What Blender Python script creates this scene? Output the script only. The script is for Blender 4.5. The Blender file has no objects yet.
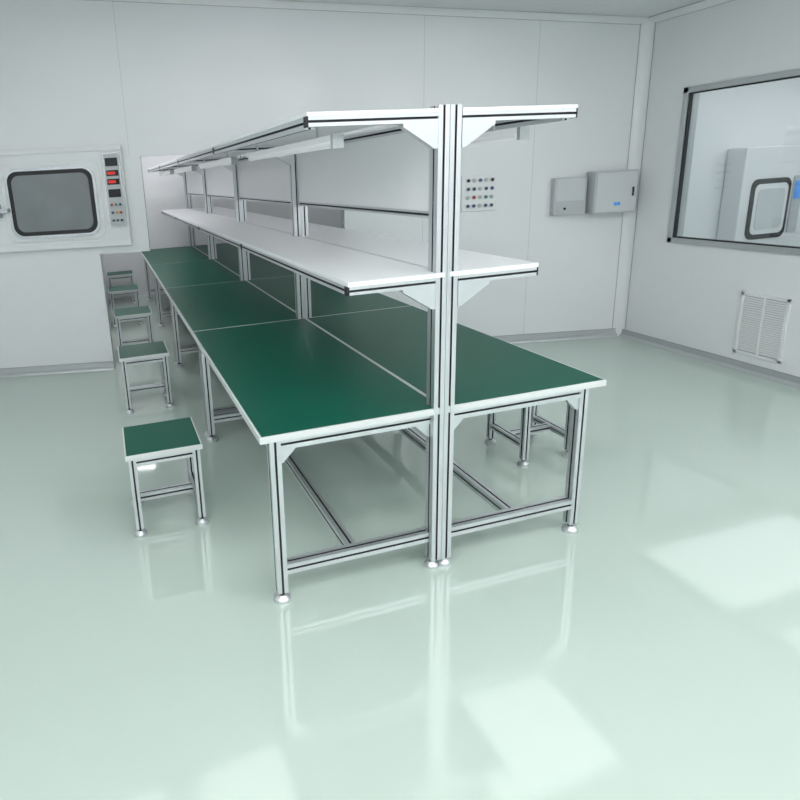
import bpy, bmesh, math
from mathutils import Matrix, Vector

# ---------------------------------------------------------------- helpers
def lin(c):
    c=c/255.0
    return c/12.92 if c<=0.04045 else ((c+0.055)/1.055)**2.4
def rgb(r,g,b): return (lin(r),lin(g),lin(b),1)
def mat(name,col,rough=.5,metal=0,noise=None,bump=0,emit=0,coat=0,alpha=None,spec=.5):
    m=bpy.data.materials.new(name); m.use_nodes=True
    nt=m.node_tree; b=nt.nodes['Principled BSDF']
    b.inputs['Base Color'].default_value=col
    b.inputs['Roughness'].default_value=rough
    b.inputs['Metallic'].default_value=metal
    b.inputs['Coat Weight'].default_value=coat
    b.inputs['Specular IOR Level'].default_value=spec
    if emit:
        b.inputs['Emission Color'].default_value=col; b.inputs['Emission Strength'].default_value=emit
    if alpha is not None: b.inputs['Alpha'].default_value=alpha
    if noise:
        sc,amt=noise
        tc=nt.nodes.new('ShaderNodeTexCoord'); n=nt.nodes.new('ShaderNodeTexNoise')
        n.inputs['Scale'].default_value=sc; n.inputs['Detail'].default_value=4
        nt.links.new(tc.outputs['Object'],n.inputs['Vector'])
        mx=nt.nodes.new('ShaderNodeMix'); mx.data_type='RGBA'
        mx.inputs[6].default_value=tuple(max(0,c*(1-amt)) for c in col[:3])+(1,)
        mx.inputs[7].default_value=tuple(min(1,c*(1+amt)) for c in col[:3])+(1,)
        nt.links.new(n.outputs['Fac'],mx.inputs[0]); nt.links.new(mx.outputs[2],b.inputs['Base Color'])
        if bump:
            bp=nt.nodes.new('ShaderNodeBump'); bp.inputs['Strength'].default_value=bump; bp.inputs['Distance'].default_value=.01
            nt.links.new(n.outputs['Fac'],bp.inputs['Height']); nt.links.new(bp.outputs['Normal'],b.inputs['Normal'])
    return m
M={}
M['wall']=mat('wall_panel_paint',rgb(229,231,233),.2,noise=(1.5,.015),spec=.5)
M['wall2']=mat('alcove_paint',rgb(234,235,237),.5,noise=(1.5,.015))
M['ceil']=mat('ceiling_paint',rgb(228,230,232),.4,noise=(1.5,.01))
M['floor']=mat('epoxy_floor',rgb(189,204,196),.07,noise=(.9,.03),bump=.005,spec=1.0)
M['base']=mat('trim_aluminium',rgb(186,190,192),.35,.5,noise=(20,.03))
M['seam']=mat('seam_line',rgb(165,168,171),.6,noise=(20,.03))
M['alu']=mat('aluminium_profile',rgb(212,215,218),.32,.75,noise=(40,.03))
M['slot']=mat('profile_slot',rgb(48,50,54),.6,.3,noise=(40,.05))
M['cap']=mat('black_plastic',rgb(22,22,25),.45,noise=(60,.1))
M['green']=mat('green_esd_mat',rgb(5,86,68),.38,noise=(60,.05),spec=.25)
M['board']=mat('white_laminate',rgb(238,239,241),.3,noise=(10,.01))
M['edge']=mat('light_edge_band',rgb(210,214,214),.4,noise=(30,.02))
M['lampw']=mat('lamp_white',rgb(240,241,243),.3,noise=(30,.01),emit=.12)
M['emit']=mat('lamp_or_fill_glow',(1,1,1,1),.5,emit=6.6)  # rear ceiling rows and the added alcove fill strips
M['emit3']=mat('lamp_diffuser_soft',(1,1,1,1),.5,emit=1.15)
M['emit4']=mat('annex_fill_glow',(1,1,1,1),.5,emit=1.3)  # glow of the fill panels added in the annex
M['emit2']=mat('alcove_fill_glow',(1,1,1,1),.5,emit=2.6)  # glow of the fill panels added in the alcove
M['white']=mat('white_enamel',rgb(228,230,232),.3,noise=(10,.01))
M['grey']=mat('grey_enamel',rgb(188,191,194),.4,noise=(10,.02))
M['boxg']=mat('cabinet_enamel',rgb(202,205,208),.35,noise=(10,.02))
M['steel']=mat('stainless_steel',rgb(190,193,197),.25,.9,noise=(30,.03))
M['glass_d']=mat('dark_glass',rgb(126,131,134),.08,0,noise=(3,.2))
M['glass_l']=mat('pale_glass',rgb(205,209,212),.08,0,noise=(3,.1))
M['red']=mat('red_led',rgb(210,40,40),.4,noise=(50,.1),emit=.4)
M['redb']=mat('red_button',rgb(170,50,50),.4,noise=(50,.1))
M['yel']=mat('yellow_button',rgb(200,170,60),.4,noise=(50,.1))
M['greenb']=mat('green_button',rgb(50,130,90),.4,noise=(50,.1))
M['blue']=mat('blue_screen',rgb(70,130,200),.3,noise=(50,.1),emit=.4)
M['btn']=mat('button_blue_grey',rgb(60,74,112),.4,noise=(50,.1))
g=bpy.data.materials.new('window_glass'); g.use_nodes=True; nt=g.node_tree; nt.nodes.clear()
o=nt.nodes.new('ShaderNodeOutputMaterial'); mx=nt.nodes.new('ShaderNodeMixShader'); tr=nt.nodes.new('ShaderNodeBsdfTransparent'); gl=nt.nodes.new('ShaderNodeBsdfGlossy')
tr.inputs[0].default_value=(.93,.96,.97,1); gl.inputs['Roughness'].default_value=.03; mx.inputs[0].default_value=.08
nt.links.new(tr.outputs[0],mx.inputs[1]); nt.links.new(gl.outputs[0],mx.inputs[2]); nt.links.new(mx.outputs[0],o.inputs[0]); M['glass']=g

class MB:
    def __init__(s): s.v=[];s.f=[];s.m=[];s.mats=[]
    def mi(s,k):
        if k not in s.mats: s.mats.append(k)
        return s.mats.index(k)
    def add(s,vs,fs,k):
        b=len(s.v); s.v+= [tuple(v) for v in vs]
        if isinstance(k,str): k=[k]*len(fs)
        for f,kk in zip(fs,k): s.f.append([b+i for i in f]); s.m.append(s.mi(kk))
    def box(s,x0,x1,y0,y1,z0,z1,k):
        if x0>x1:x0,x1=x1,x0
        if y0>y1:y0,y1=y1,y0
        if z0>z1:z0,z1=z1,z0
        vs=[(x0,y0,z0),(x1,y0,z0),(x1,y1,z0),(x0,y1,z0),(x0,y0,z1),(x1,y0,z1),(x1,y1,z1),(x0,y1,z1)]
        s.add(vs,[(0,3,2,1),(4,5,6,7),(0,1,5,4),(1,2,6,5),(2,3,7,6),(3,0,4,7)],k)
    def prism(s,pts,axis,a,b,k,capk=None):
        def P(p,t):
            return (t,p[0],p[1]) if axis==0 else (p[0],t,p[1]) if axis==1 else (p[0],p[1],t)
        n=len(pts); vs=[P(p,a) for p in pts]+[P(p,b) for p in pts]
        fs=[(i,(i+1)%n,n+(i+1)%n,n+i) for i in range(n)]
        ks=[k]*n if isinstance(k,str) else list(k)
        fs+=[tuple(range(n))[::-1],tuple(range(n,2*n))]
        ck=capk or ks[0]; ks+=[ck,ck]
        s.add(vs,fs,ks)
    def cyl(s,c,r,axis,a,b,k,n=16,r2=None):
        r2=r if r2 is None else r2
        def P(i,t,rr):
            u=c[0]+rr*math.cos(2*math.pi*i/n); w=c[1]+rr*math.sin(2*math.pi*i/n)
            return (t,u,w) if axis==0 else (u,t,w) if axis==1 else (u,w,t)
        vs=[P(i,a,r) for i in range(n)]+[P(i,b,r2) for i in range(n)]
        fs=[(i,(i+1)%n,n+(i+1)%n,n+i) for i in range(n)]+[tuple(range(n))[::-1],tuple(range(n,2*n))]
        s.add(vs,fs,k)
    def foot(s,x,y,r):
        s.cyl((x,y),r,2,0,.016,'alu',20); s.cyl((x,y),r,2,.016,.030,'alu',20,r*.55); s.cyl((x,y),r*.36,2,.028,.05,'cap',10)
    def profile(s,cx,cy,w,h,axis,a,b,nw=1,nh=1,cap='alu'):
        sw=.009; sd=.009
        pts=[];ks=[]
        def side(p0,p1,inn,L,n):
            dx=((p1[0]-p0[0])/L,(p1[1]-p0[1])/L)
            pts.append(p0); 
            for i in range(n):
                c=L*(i+.5)/n
                for d,t,kk in ((c-sw/2,0,'slot'),(c-sw/2,sd,'slot'),(c+sw/2,sd,'slot'),(c+sw/2,0,'alu')):
                    if d==c-sw/2 and t==0: ks.append('alu')
                    pts.append((p0[0]+dx[0]*d+inn[0]*t,p0[1]+dx[1]*d+inn[1]*t)); ks.append(kk)
            if n==0: ks.append('alu')
        x0,x1,y0,y1=cx-w/2,cx+w/2,cy-h/2,cy+h/2
        side((x0,y0),(x1,y0),(0,1),w,nw); side((x1,y0),(x1,y1),(-1,0),h,nh)
        side((x1,y1),(x0,y1),(0,-1),w,nw); side((x0,y1),(x0,y0),(1,0),h,nh)
        s.prism(pts,axis,a,b,ks[:len(pts)],cap)
    def obj(s,name,parent=None,matrix=None,bevel=0,smooth=False):
        me=bpy.data.meshes.new(name); me.from_pydata(s.v,[],s.f); 
        for k in s.mats: me.materials.append(M[k])
        me.polygons.foreach_set('material_index',s.m); me.update()
        bm=bmesh.new(); bm.from_mesh(me); bmesh.ops.recalc_face_normals(bm,faces=bm.faces); bm.to_mesh(me); bm.free()
        ob=bpy.data.objects.new(name,me); bpy.context.scene.collection.objects.link(ob)
        if parent: ob.parent=parent
        if matrix: ob.matrix_world=matrix
        if bevel:
            b=ob.modifiers.new('bevel','BEVEL'); b.width=bevel; b.segments=2; b.limit_method='ANGLE'; b.angle_limit=math.radians(50)
        return ob
def empty(name,loc=(0,0,0),rot=0):
    e=bpy.data.objects.new(name,None); e.empty_display_size=.1; e.location=loc; e.rotation_euler=(0,0,rot)
    bpy.context.scene.collection.objects.link(e); return e
def rrect(x0,x1,z0,z1,r,n=6):
    out=[]
    for cx,cz,a0 in ((x1-r,z0+r,-90),(x1-r,z1-r,0),(x0+r,z1-r,90),(x0+r,z0+r,180)):
        for i in range(n+1):
            a=math.radians(a0+90*i/n); out.append((cx+r*math.cos(a),cz+r*math.sin(a)))
    return out

# ---------------------------------------------------------------- room
XR=3.57; YC=2.60; H=2.89; XL=-5.0; YF=-4.6; YA=7.5
SL=.085                                  # the ceiling rises gently towards the left
def hz(X): return H+SL*(XR-X)
ux,uy=-.9747,.2233                       # direction of the back wall (leftwards)
th=math.atan2(-uy,-ux)
WB=Matrix.Translation((XR,YC,0))@Matrix.Rotation(th,4,'Z')   # local x<=0 along wall, local -y into the room
def wx(X): return (X-XR)/.9747
def shear(mb,zmin=H-.2,k=SL*.9747):
    mb.v=[(x,y,z+(k*(-x) if z>zmin else 0)) for x,y,z in mb.v]
b=MB(); b.box(XL-.2,8.0,YF-.2,YA+.3,-.1,0,'floor'); b.obj('floor')
yl=YC+uy*(XR-XL)/.9747
b=MB(); b.prism([(XL-.15,YF-.15),(XR+.15,YF-.15),(XR+.15,YC+.1),(XL-.15,yl+.15)],2,H,H+.1,'ceil')
b.v=[(x,y,z+SL*(XR-x)) for x,y,z in b.v]; b.obj('ceiling')
T=.05
AX0,AX0b,AX1=-1.33,-.88,.90; ZO1,ZO2=1.12,1.965
b=MB()
b.box(wx(XL-.1),wx(AX0),0,T,0,H,'wall')
b.box(wx(AX0),wx(AX0b),0,T,ZO1,H,'wall')
b.box(wx(AX0b),wx(AX1),0,T,ZO2,H,'wall')
b.box(wx(AX1),.02,0,T,0,H,'wall')
for X in (-3.1,-.97,1.62,2.62):
    z0=0 if X>1 or X<-1.4 else ZO2
    b.box(wx(X)-.001,wx(X)+.001,-.0006,.002,z0,H,'seam')
shear(b); b.obj('wall_back',matrix=WB)
b=MB(); b.box(XL-.1,XL,YF,yl+.02,0,hz(XL),'wall'); b.obj('wall_left')
b=MB(); b.prism([(XL-.1,0),(XR+.1,0),(XR+.1,hz(XR+.1)),(XL-.1,hz(XL-.1))],1,YF-.1,YF,'wall'); b.obj('wall_front')
WY0,WY1,WZ0,WZ1=.35,2.17,.97,2.26
b=MB()
b.box(XR,XR+.1,YF,WY0,0,H,'wall'); b.box(XR,XR+.1,WY1,YC,0,H,'wall')
b.box(XR,XR+.1,WY0,WY1,0,WZ0,'wall'); b.box(XR,XR+.1,WY0,WY1,WZ1,H,'wall')
b.obj('wall_right')
b=MB()
def skirt(mb,x0,x1):
    mb.prism([(0,0),(-.035,0),(-.03,.012),(-.012,.03),(-.008,.075),(0,.078)],0,x0,x1,'base')
    mb.box(x0,x1,-.0095,-.0005,.072,.078,'seam')
skirt(b,wx(XL),wx(AX0)); skirt(b,wx(AX1),-.03)
b.obj('baseboard_back',matrix=WB)
b=MB()
b.prism([(XR,0),(XR-.035,0),(XR-.03,.012),(XR-.012,.03),(XR-.008,.075),(XR,.078)],1,YF,YC-.03,'base')
b.box(XR-.0095,XR-.0005,YF,YC-.03,.072,.078,'seam'); b.obj('baseboard_right')
b=MB(); b.prism([(XL,0),(XL+.035,0),(XL+.012,.03),(XL+.008,.075),(XL,.078)],1,YF,yl-.03,'base'); b.obj('baseboard_left')
cr=.07
b=MB()
pts=[(XR,YC)]
a0=Vector((XR,YC-cr,0)); a1=Vector((XR+ux*cr,YC+uy*cr,0))
for i in range(9):
    t=i/8; q=(1-t)**2*a0+2*t*(1-t)*Vector((XR-.012,YC-.012,0))+t*t*a1; pts.append((q.x,q.y))
b.prism(pts,2,0,H,'wall',capk='wall')
b.box(XR-.004,XR,YC-cr-.004,YC-cr,0,H,'seam'); 
b.obj('trim_1')
b=MB(); b.box(wx(XR-cr)-.004,wx(XR-cr),-.004,0,0,H,'seam')
cove=[(0,H),(0,H-.05),(-.012,H-.03),(-.03,H-.012),(-.05,H)]
b.prism(cove,0,wx(XL),0,'wall'); b.box(wx(XL),0,-.002,0,H-.053,H-.049,'seam'); b.box(wx(XL),0,-.054,-.05,H-.002,H,'seam')
shear(b); b.obj('trim_2',matrix=WB)
b=MB(); b.prism([(XR+p[0],p[1]) for p in cove],1,YF,YC,'wall'); b.box(XR-.002,XR,YF,YC,H-.053,H-.049,'seam'); b.box(XR-.054,XR-.05,YF,YC,H-.002,H+.004,'seam')
b.obj('trim_3')
# alcove behind the back wall that takes the far end of the bench row
HA=2.4
b=MB(); b.box(AX0-.1,AX0,3.81,YA,0,HA,'wall2'); b.obj('wall_alcove_left')
b=MB(); b.box(AX1,AX1+.1,3.28,YA,0,HA,'wall2'); b.obj('wall_alcove_right')
b=MB(); b.box(AX0-.1,AX1+.1,YA,YA+.1,0,HA,'wall2'); b.obj('wall_alcove_end')
b=MB(); b.prism([(AX0-.1,3.81),(AX1+.1,3.28),(AX1+.1,YA+.1),(AX0-.1,YA+.1)],2,HA,HA+.08,'wall2'); b.obj('ceiling_alcove')
# annex room behind the window
b=MB(); b.box(XR+.1,7.6,2.75,2.85,0,2.5,'wall'); b.obj('wall_annex_back')
b=MB(); b.box(7.6,7.7,-1.5,2.85,0,2.5,'wall'); b.obj('wall_annex_right')
b=MB(); b.box(XR+.1,7.6,-1.6,-1.5,0,2.5,'wall'); b.obj('wall_annex_front')
b=MB(); b.box(XR+.1,7.7,-1.6,2.85,2.5,2.6,'ceil'); b.obj('ceiling_annex')

# ---------------------------------------------------------------- lamps and added fill panels
def lamp_or_fill(x,y,z,lx=1.2,ly=.6,k='emit',tilt=0):
    e=empty('ceiling_lamp_or_fill',(x,y,z)); e.rotation_euler=(0,tilt,0)  # shared by ceiling lamps and added fill panels
    b=MB(); b.box(-lx/2,lx/2,-ly/2,ly/2,-.012,-.004,k); b.obj('diffuser',e)
    b=MB()
    for s in (-1,1):
        b.box(-lx/2-.02,lx/2+.02,s*(ly/2),s*(ly/2+.02),-.016,0,'board'); b.box(s*lx/2,s*(lx/2+.02),-ly/2,ly/2,-.016,0,'board')
    b.obj('frame',e)
tl=math.atan(SL)
for x in (-4.0,-2.2,-.4,1.4,2.9):
    for y in (-3.9,-2.8,-1.7): 
        lamp_or_fill(x,y,hz(x)-.001,1.2 if x<2.5 else .9,.6,'emit',tl)  # unseen rows behind the camera, extra panels added to brighten the room
for x in (-3.9,-2.1,-.3,1.5): lamp_or_fill(x,1.5,hz(x)-.001,1.5,1.2,'emit3',tl)
for y in (4.35,5.6,6.8): lamp_or_fill(.1,y,HA-.001,1.2,.4,'emit2')  # fill panels added out of view to brighten the alcove
for y in (4.6,6.2): lamp_or_fill(-1.1,y,HA-.001,.3,1.3,'emit')  # narrow fill strips hidden by the header, added to brighten the left jamb
lamp_or_fill(5.7,.0,2.499,3.2,2.2,'emit4'); lamp_or_fill(5.5,1.95,2.499,3.0,1.0,'emit4')  # unseen fill added for the annex, wide and dim to soften floor reflections

# ---------------------------------------------------------------- window
e=empty('window_1')
b=MB()
fw=.045
for (y0,y1,z0,z1) in ((WY0,WY1,WZ0,WZ0+fw),(WY0,WY1,WZ1-fw,WZ1),(WY0,WY0+fw,WZ0,WZ1),(WY1-fw,WY1,WZ0,WZ1)):
    b.box(XR-.018,XR+.11,y0,y1,z0,z1,'base')
b.obj('frame',e,bevel=.003)
b=MB(); g2=.010
for (y0,y1,z0,z1) in ((WY0+fw,WY1-fw,WZ0+fw,WZ0+fw+g2),(WY0+fw,WY1-fw,WZ1-fw-g2,WZ1-fw),(WY0+fw,WY0+fw+g2,WZ0+fw,WZ1-fw),(WY1-fw-g2,WY1-fw,WZ0+fw,WZ1-fw)):
    b.box(XR-.005,XR+.03,y0,y1,z0,z1,'slot')
b.obj('gasket',e)
b=MB(); b.box(XR+.02,XR+.026,WY0+fw,WY1-fw,WZ0+fw,WZ1-fw,'glass'); b.obj('glass_pane',e)
# ---------------------------------------------------------------- transfer hatch seen in annex
e=empty('transfer_hatch',(0,0,0))
b=MB(); b.box(4.86,6.3,2.55,2.745,.55,1.75,'white'); b.obj('body',e,bevel=.01)
b=MB(); b.prism(rrect(4.98,5.50,.84,1.44,.08),1,2.535,2.56,'cap'); b.prism(rrect(5.02,5.46,.89,1.39,.06),1,2.53,2.54,'white'); b.prism(rrect(5.06,5.42,.94,1.34,.05),1,2.525,2.535,'glass_l'); b.obj('door',e)
b=MB(); b.box(5.54,5.66,2.535,2.555,.88,1.45,'grey'); b.box(5.55,5.64,2.53,2.54,1.22,1.4,'blue'); b.obj('controls',e)

# ---------------------------------------------------------------- return air grille
e=empty('air_return_grille')
y0,y1,z0,z1=1.10,1.46,.14,.64
b=MB(); 
for (a,c,d,f_) in ((y0,y1,z0,z0+.025),(y0,y1,z1-.025,z1),(y0,y0+.025,z0,z1),(y1-.025,y1,z0,z1)): b.box(XR-.014,XR,a,c,d,f_,'white')
b.obj('frame',e,bevel=.003)
b=MB()
n=24
for i in range(n):
    z=z0+.03+(z1-z0-.06)*(i+.5)/n
    b.prism([(XR-.002,z+.008),(XR-.012,z-.004),(XR-.010,z-.006),(XR-.001,z+.004)],1,y0+.02,y1-.02,'white')
b.box(XR-.0125,XR-.001,(y0+y1)/2-.006,(y0+y1)/2+.006,z0,z1,'white')
b.obj('louvres',e)
b=MB(); b.box(XR-.0012,XR-.0002,y0+.02,y1-.02,z0+.02,z1-.02,'seam'); b.obj('backing',e)

# ---------------------------------------------------------------- things on back wall
def wall_empty(name):
    e=empty(name); e.matrix_world=WB; return e
def wobj(mb,name,e,**k): 
    return mb.obj(name,e,**k)
e=wall_empty('cleanroom_pass_box')
x0,x1=wx(-2.5),wx(-1.03)
b=MB(); b.box(x0,x1,-.04,-.001,1.19,2.07,'white'); wobj(b,'body',e,bevel=.008)
b=MB(); b.box(x0,x1+.004,-.05,-.038,1.19,1.25,'white'); b.box(x0,x1+.004,-.05,-.038,2.03,2.07,'white'); wobj(b,'ledge',e,bevel=.003)
b=MB(); b.prism(rrect(wx(-2.10),wx(-1.24),1.27,1.95,.10),1,-.052,-.035,'white'); wobj(b,'door_leaf',e,bevel=.004)
b=MB(); b.prism(rrect(wx(-2.055),wx(-1.275),1.30,1.915,.11),1,-.062,-.05,'steel'); b.prism(rrect(wx(-2.03),wx(-1.30),1.325,1.89,.09),1,-.064,-.055,'cap'); wobj(b,'window_gasket',e)
b=MB(); b.prism(rrect(wx(-1.995),wx(-1.335),1.36,1.855,.07),1,-.067,-.06,'glass_d'); wobj(b,'window_glass',e)
b=MB(); b.box(wx(-2.16),wx(-2.12),-.09,-.04,1.5,1.62,'steel'); b.box(wx(-2.16),wx(-2.05),-.1,-.085,1.54,1.58,'steel'); wobj(b,'handle',e,bevel=.004)
b=MB(); b.box(wx(-1.195),wx(-1.05),-.055,-.04,1.36,2.01,'steel'); b.box(wx(-1.187),wx(-1.058),-.057,-.05,1.368,2.002,'grey') 
for i,(k,zz,hh) in enumerate((('cap',1.93,.07),('red',1.835,.05),('red',1.76,.05),('cap',1.66,.07),)): 
    b.box(wx(-1.175),wx(-1.07),-.062,-.05,zz-hh/2,zz+hh/2,'cap')
    if k=='red': b.box(wx(-1.165),wx(-1.10),-.065,-.06,zz-.012,zz+.012,'red')
kk=[['btn','greenb','btn'],['btn','yel','redb'],['redb','greenb','btn']]
for c,xx in enumerate((-1.158,-1.122,-1.086)):
    for r,zz in enumerate((1.42,1.49,1.56)): b.cyl((wx(xx),zz),.012,1,-.068,-.05,kk[r][c],10)
wobj(b,'control_panel',e)
e=wall_empty('wall_switch_panel')
b=MB(); b.box(wx(1.97),wx(2.29),-.012,-.0005,1.31,1.64,'white'); wobj(b,'plate',e,bevel=.004)
b=MB()
rows=[['btn','btn','grey','btn','btn'],['grey','redb','grey','greenb','grey'],['btn','btn','grey','btn','btn'],['cap','grey','btn','grey','cap']]
for r in range(4):
    for c in range(5):
        k=rows[r][c]; cx=wx(2.0)+.03+.056*c; cz=1.36+.077*r
        b.cyl((cx,cz),.019,1,-.018,-.011,'grey',14)
        b.cyl((cx,cz),.014,1,-.026,-.016,k,12)
wobj(b,'buttons',e)
e=wall_empty('electrical_box')
b=MB(); b.box(wx(2.80),wx(3.10),-.07,-.001,1.23,1.57,'grey'); wobj(b,'case',e,bevel=.006)
b=MB(); b.box(wx(2.82),wx(3.08),-.074,-.068,1.36,1.56,'boxg'); b.box(wx(2.83),wx(3.07),-.076,-.07,1.25,1.33,'grey'); b.cyl((wx(2.9),1.29),.012,1,-.085,-.07,'cap',10); wobj(b,'cover',e,bevel=.002)
e=wall_empty('control_cabinet')
b=MB(); b.box(wx(3.12),wx(3.51),-.16,-.001,1.23,1.61,'grey'); wobj(b,'case',e,bevel=.008)
b=MB(); b.box(wx(3.135),wx(3.495),-.166,-.158,1.245,1.595,'boxg'); b.box(wx(3.46),wx(3.475),-.175,-.162,1.38,1.46,'cap'); b.box(wx(3.30),wx(3.36),-.169,-.164,1.30,1.33,'blue'); wobj(b,'door',e,bevel=.003)

# ---------------------------------------------------------------- workbench row
W=.79; L=1.774; ZT=.768; WT=.555; ZTOP=1.935; WM=.417; ZM=1.332; PW=.047
def bench(y0,last):
    e=empty('double_sided_workbench',(0,y0,0))
    zb=ZT-.028
    for s,nm in ((-1,'left'),(1,'right')):
        Wt=W if s<0 else W+.03
        b=MB(); b.box(s*.0015,s*Wt,.0015,L-.0015,zb,ZT,'edge'); b.obj('tabletop_'+nm,e,bevel=.002)
        b=MB(); b.box(s*.010,s*(Wt-.010),.010,L-.010,ZT-.001,ZT+.0015,'green'); b.obj('green_mat_'+nm,e)
        xi=s*(W-.065)
        b=MB()
        lw=.046; zr=zb-lw/2
        for yy in (.045,L-.045):
            b.profile(xi,yy,lw,lw,2,.045,zb)
            b.foot(xi,yy,.036)
            if yy>1 : b.profile(s*.045,yy,lw,lw,2,.045,zb); b.foot(s*.045,yy,.034)
            xa,xb=sorted((s*.05,xi-s*lw/2))
            b.profile(yy,.155,lw,lw,0,xa,xb)
            b.profile(yy,zr,lw,lw,0,xa,xb)
            for (px,sg) in ((xi-s*lw/2,-s),(s*.05,s)):
                z_=zb-lw; b.prism([(px,z_),(px+sg*.06,z_),(px+sg*.06,z_-.008),(px+sg*.008,z_-.06),(px,z_-.06)],1,yy-.015,yy+.015,'alu')
        for xx in (xi,s*.045): b.profile(xx,zr,lw,lw,1,.045+lw/2,L-.045-lw/2)
        b.profile(s*.40,.155,lw,lw,1,.045+lw/2,L-.045-lw/2)
        b.obj('under_frame_'+nm,e)
    ends=[0]+([L] if last else [])
    for i,yy in enumerate(ends):
        yo=yy-(.06 if i else 0)
        b=MB()
        for s in (-1,1):
            b.profile(s*(PW/2+.001),yo+.03,PW,.06,2,.045,ZTOP+.012,1,1)
            b.foot(s*.031,yo+.03,.030)
            for (wd,zt,h,gs) in ((WM,ZM-.018,.032,.14),(WT,ZTOP-.014,.034,.14)):
                ya=yo+.015
                xa,xb=sorted((s*.05,s*(wd-.006)))
                b.profile(ya,zt-h/2,.034,h,0,xa,xb,1,1)
                b.box(s*(wd-.006),s*wd,ya-.018,ya+.018,zt-h-.001,zt+.001,'cap')
                z=zt-h
                b.prism([(s*.05,z),(s*(.05+gs),z),(s*(.05+gs),z-.012),(s*.064,z-gs*.65),(s*.05,z-gs*.65)],1,ya-.017,ya+.017,'alu')
        b.obj('posts_and_arms_%d'%(i+1),e)
    for s,nm in ((-1,'left'),(1,'right')):
        b=MB(); b.box(s*.012,s*WM,-.004 if y0==0 else .001,L-.001,ZM-.018,ZM,'board'); b.obj('middle_shelf_'+nm,e,bevel=.002)
        b=MB(); b.box(s*.05,s*WT,-.004 if y0==0 else .001,L-.001,ZTOP-.014,ZTOP,'board'); b.obj('top_shelf_'+nm,e,bevel=.002)
        b=MB(); b.profile(s*(WM-.02),ZM-.018-.017,.034,.034,1,.033,L-.004)
        b.profile(s*(WT-.022),ZTOP-.014-.02,.036,.04,1,.033,L-.004); b.obj('shelf_rails_'+nm,e)
        b=MB(); xx=s*.40; b.box(xx-.022,xx+.022,.12,L-.3,ZTOP-.092,ZTOP-.070,'lampw'); b.cyl((xx,ZTOP-.100),.014,1,.14,L-.32,'lampw',14)
        b.box(xx-.022,xx+.022,.10,.12,ZTOP-.118,ZTOP-.068,'grey')
        for yy in (.3,L-.5): b.box(xx-.004,xx+.004,yy,yy+.02,ZTOP-.072,ZTOP-.014,'alu')
        b.obj('led_tube_lamp_'+nm,e)
    b=MB(); b.box(-.012,.012,.062,L-.004,1.56,ZTOP-.06,'board'); b.obj('centre_panel',e)
    b=MB(); b.profile(0,1.548,.028,.028,1,.062,L-.004); b.profile(0,ZTOP-.045,.03,.03,1,.062,L-.004); b.obj('panel_rails',e)
for i in range(4): bench(i*L,i==3)

# ---------------------------------------------------------------- stools
def stool(cx,cy,rot=0):
    e=empty('green_top_stool',(cx,cy,0),rot)
    h=.19; lw=.038
    b=MB(); b.box(-h,h,-h,h,.428,.454,'edge'); b.obj('seat_board',e,bevel=.002)
    b=MB(); b.box(-h+.008,h-.008,-h+.008,h-.008,.453,.4565,'green'); b.obj('seat_mat',e)
    b=MB(); q=h-.032
    for sx in (-1,1):
        for sy in (-1,1):
            b.profile(sx*q,sy*q,lw,lw,2,.042,.428); b.foot(sx*q,sy*q,.032)
    for s in (-1,1):
        b.profile(s*q,.409,lw,lw,0,-q+lw/2,q-lw/2); b.profile(s*q,.409,lw,lw,1,-q+lw/2,q-lw/2)
        b.profile(s*q,.13,lw,lw,1,-q+lw/2,q-lw/2)
    b.profile(0,.13,lw,lw,0,-q+lw/2,q-lw/2)
    b.obj('frame',e)
for c in ((-1.11,.90),(-1.085,2.635),(-1.085,4.20),(-1.12,5.70),(-1.12,7.1),(1.11,.83)): stool(*c)

# ---------------------------------------------------------------- camera, world
cam=bpy.data.cameras.new('camera'); co=bpy.data.objects.new('camera',cam); bpy.context.scene.collection.objects.link(co)
rt=Vector((0.96152,-0.26936,-0.05416)).normalized(); f=Vector((0.24783,0.93539,-0.25225)).normalized()
up=rt.cross(f).normalized(); rt=f.cross(up)
R=Matrix((rt,up,-f)).transposed().to_4x4(); co.matrix_world=Matrix.Translation((-1.263,-2.036,1.730))@R
cam.sensor_width=36; cam.lens=595.195/800*36; cam.shift_x=(400-270.515)/800; cam.shift_y=(331.762-400)/800; cam.clip_start=.05
bpy.context.scene.camera=co
w=bpy.data.worlds.new('world'); bpy.context.scene.world=w; w.use_nodes=True
w.node_tree.nodes['Background'].inputs[0].default_value=(.8,.85,.9,1); w.node_tree.nodes['Background'].inputs[1].default_value=.3
bpy.context.scene.view_settings.view_transform='Standard'
bpy.context.scene.view_settings.exposure=0.2
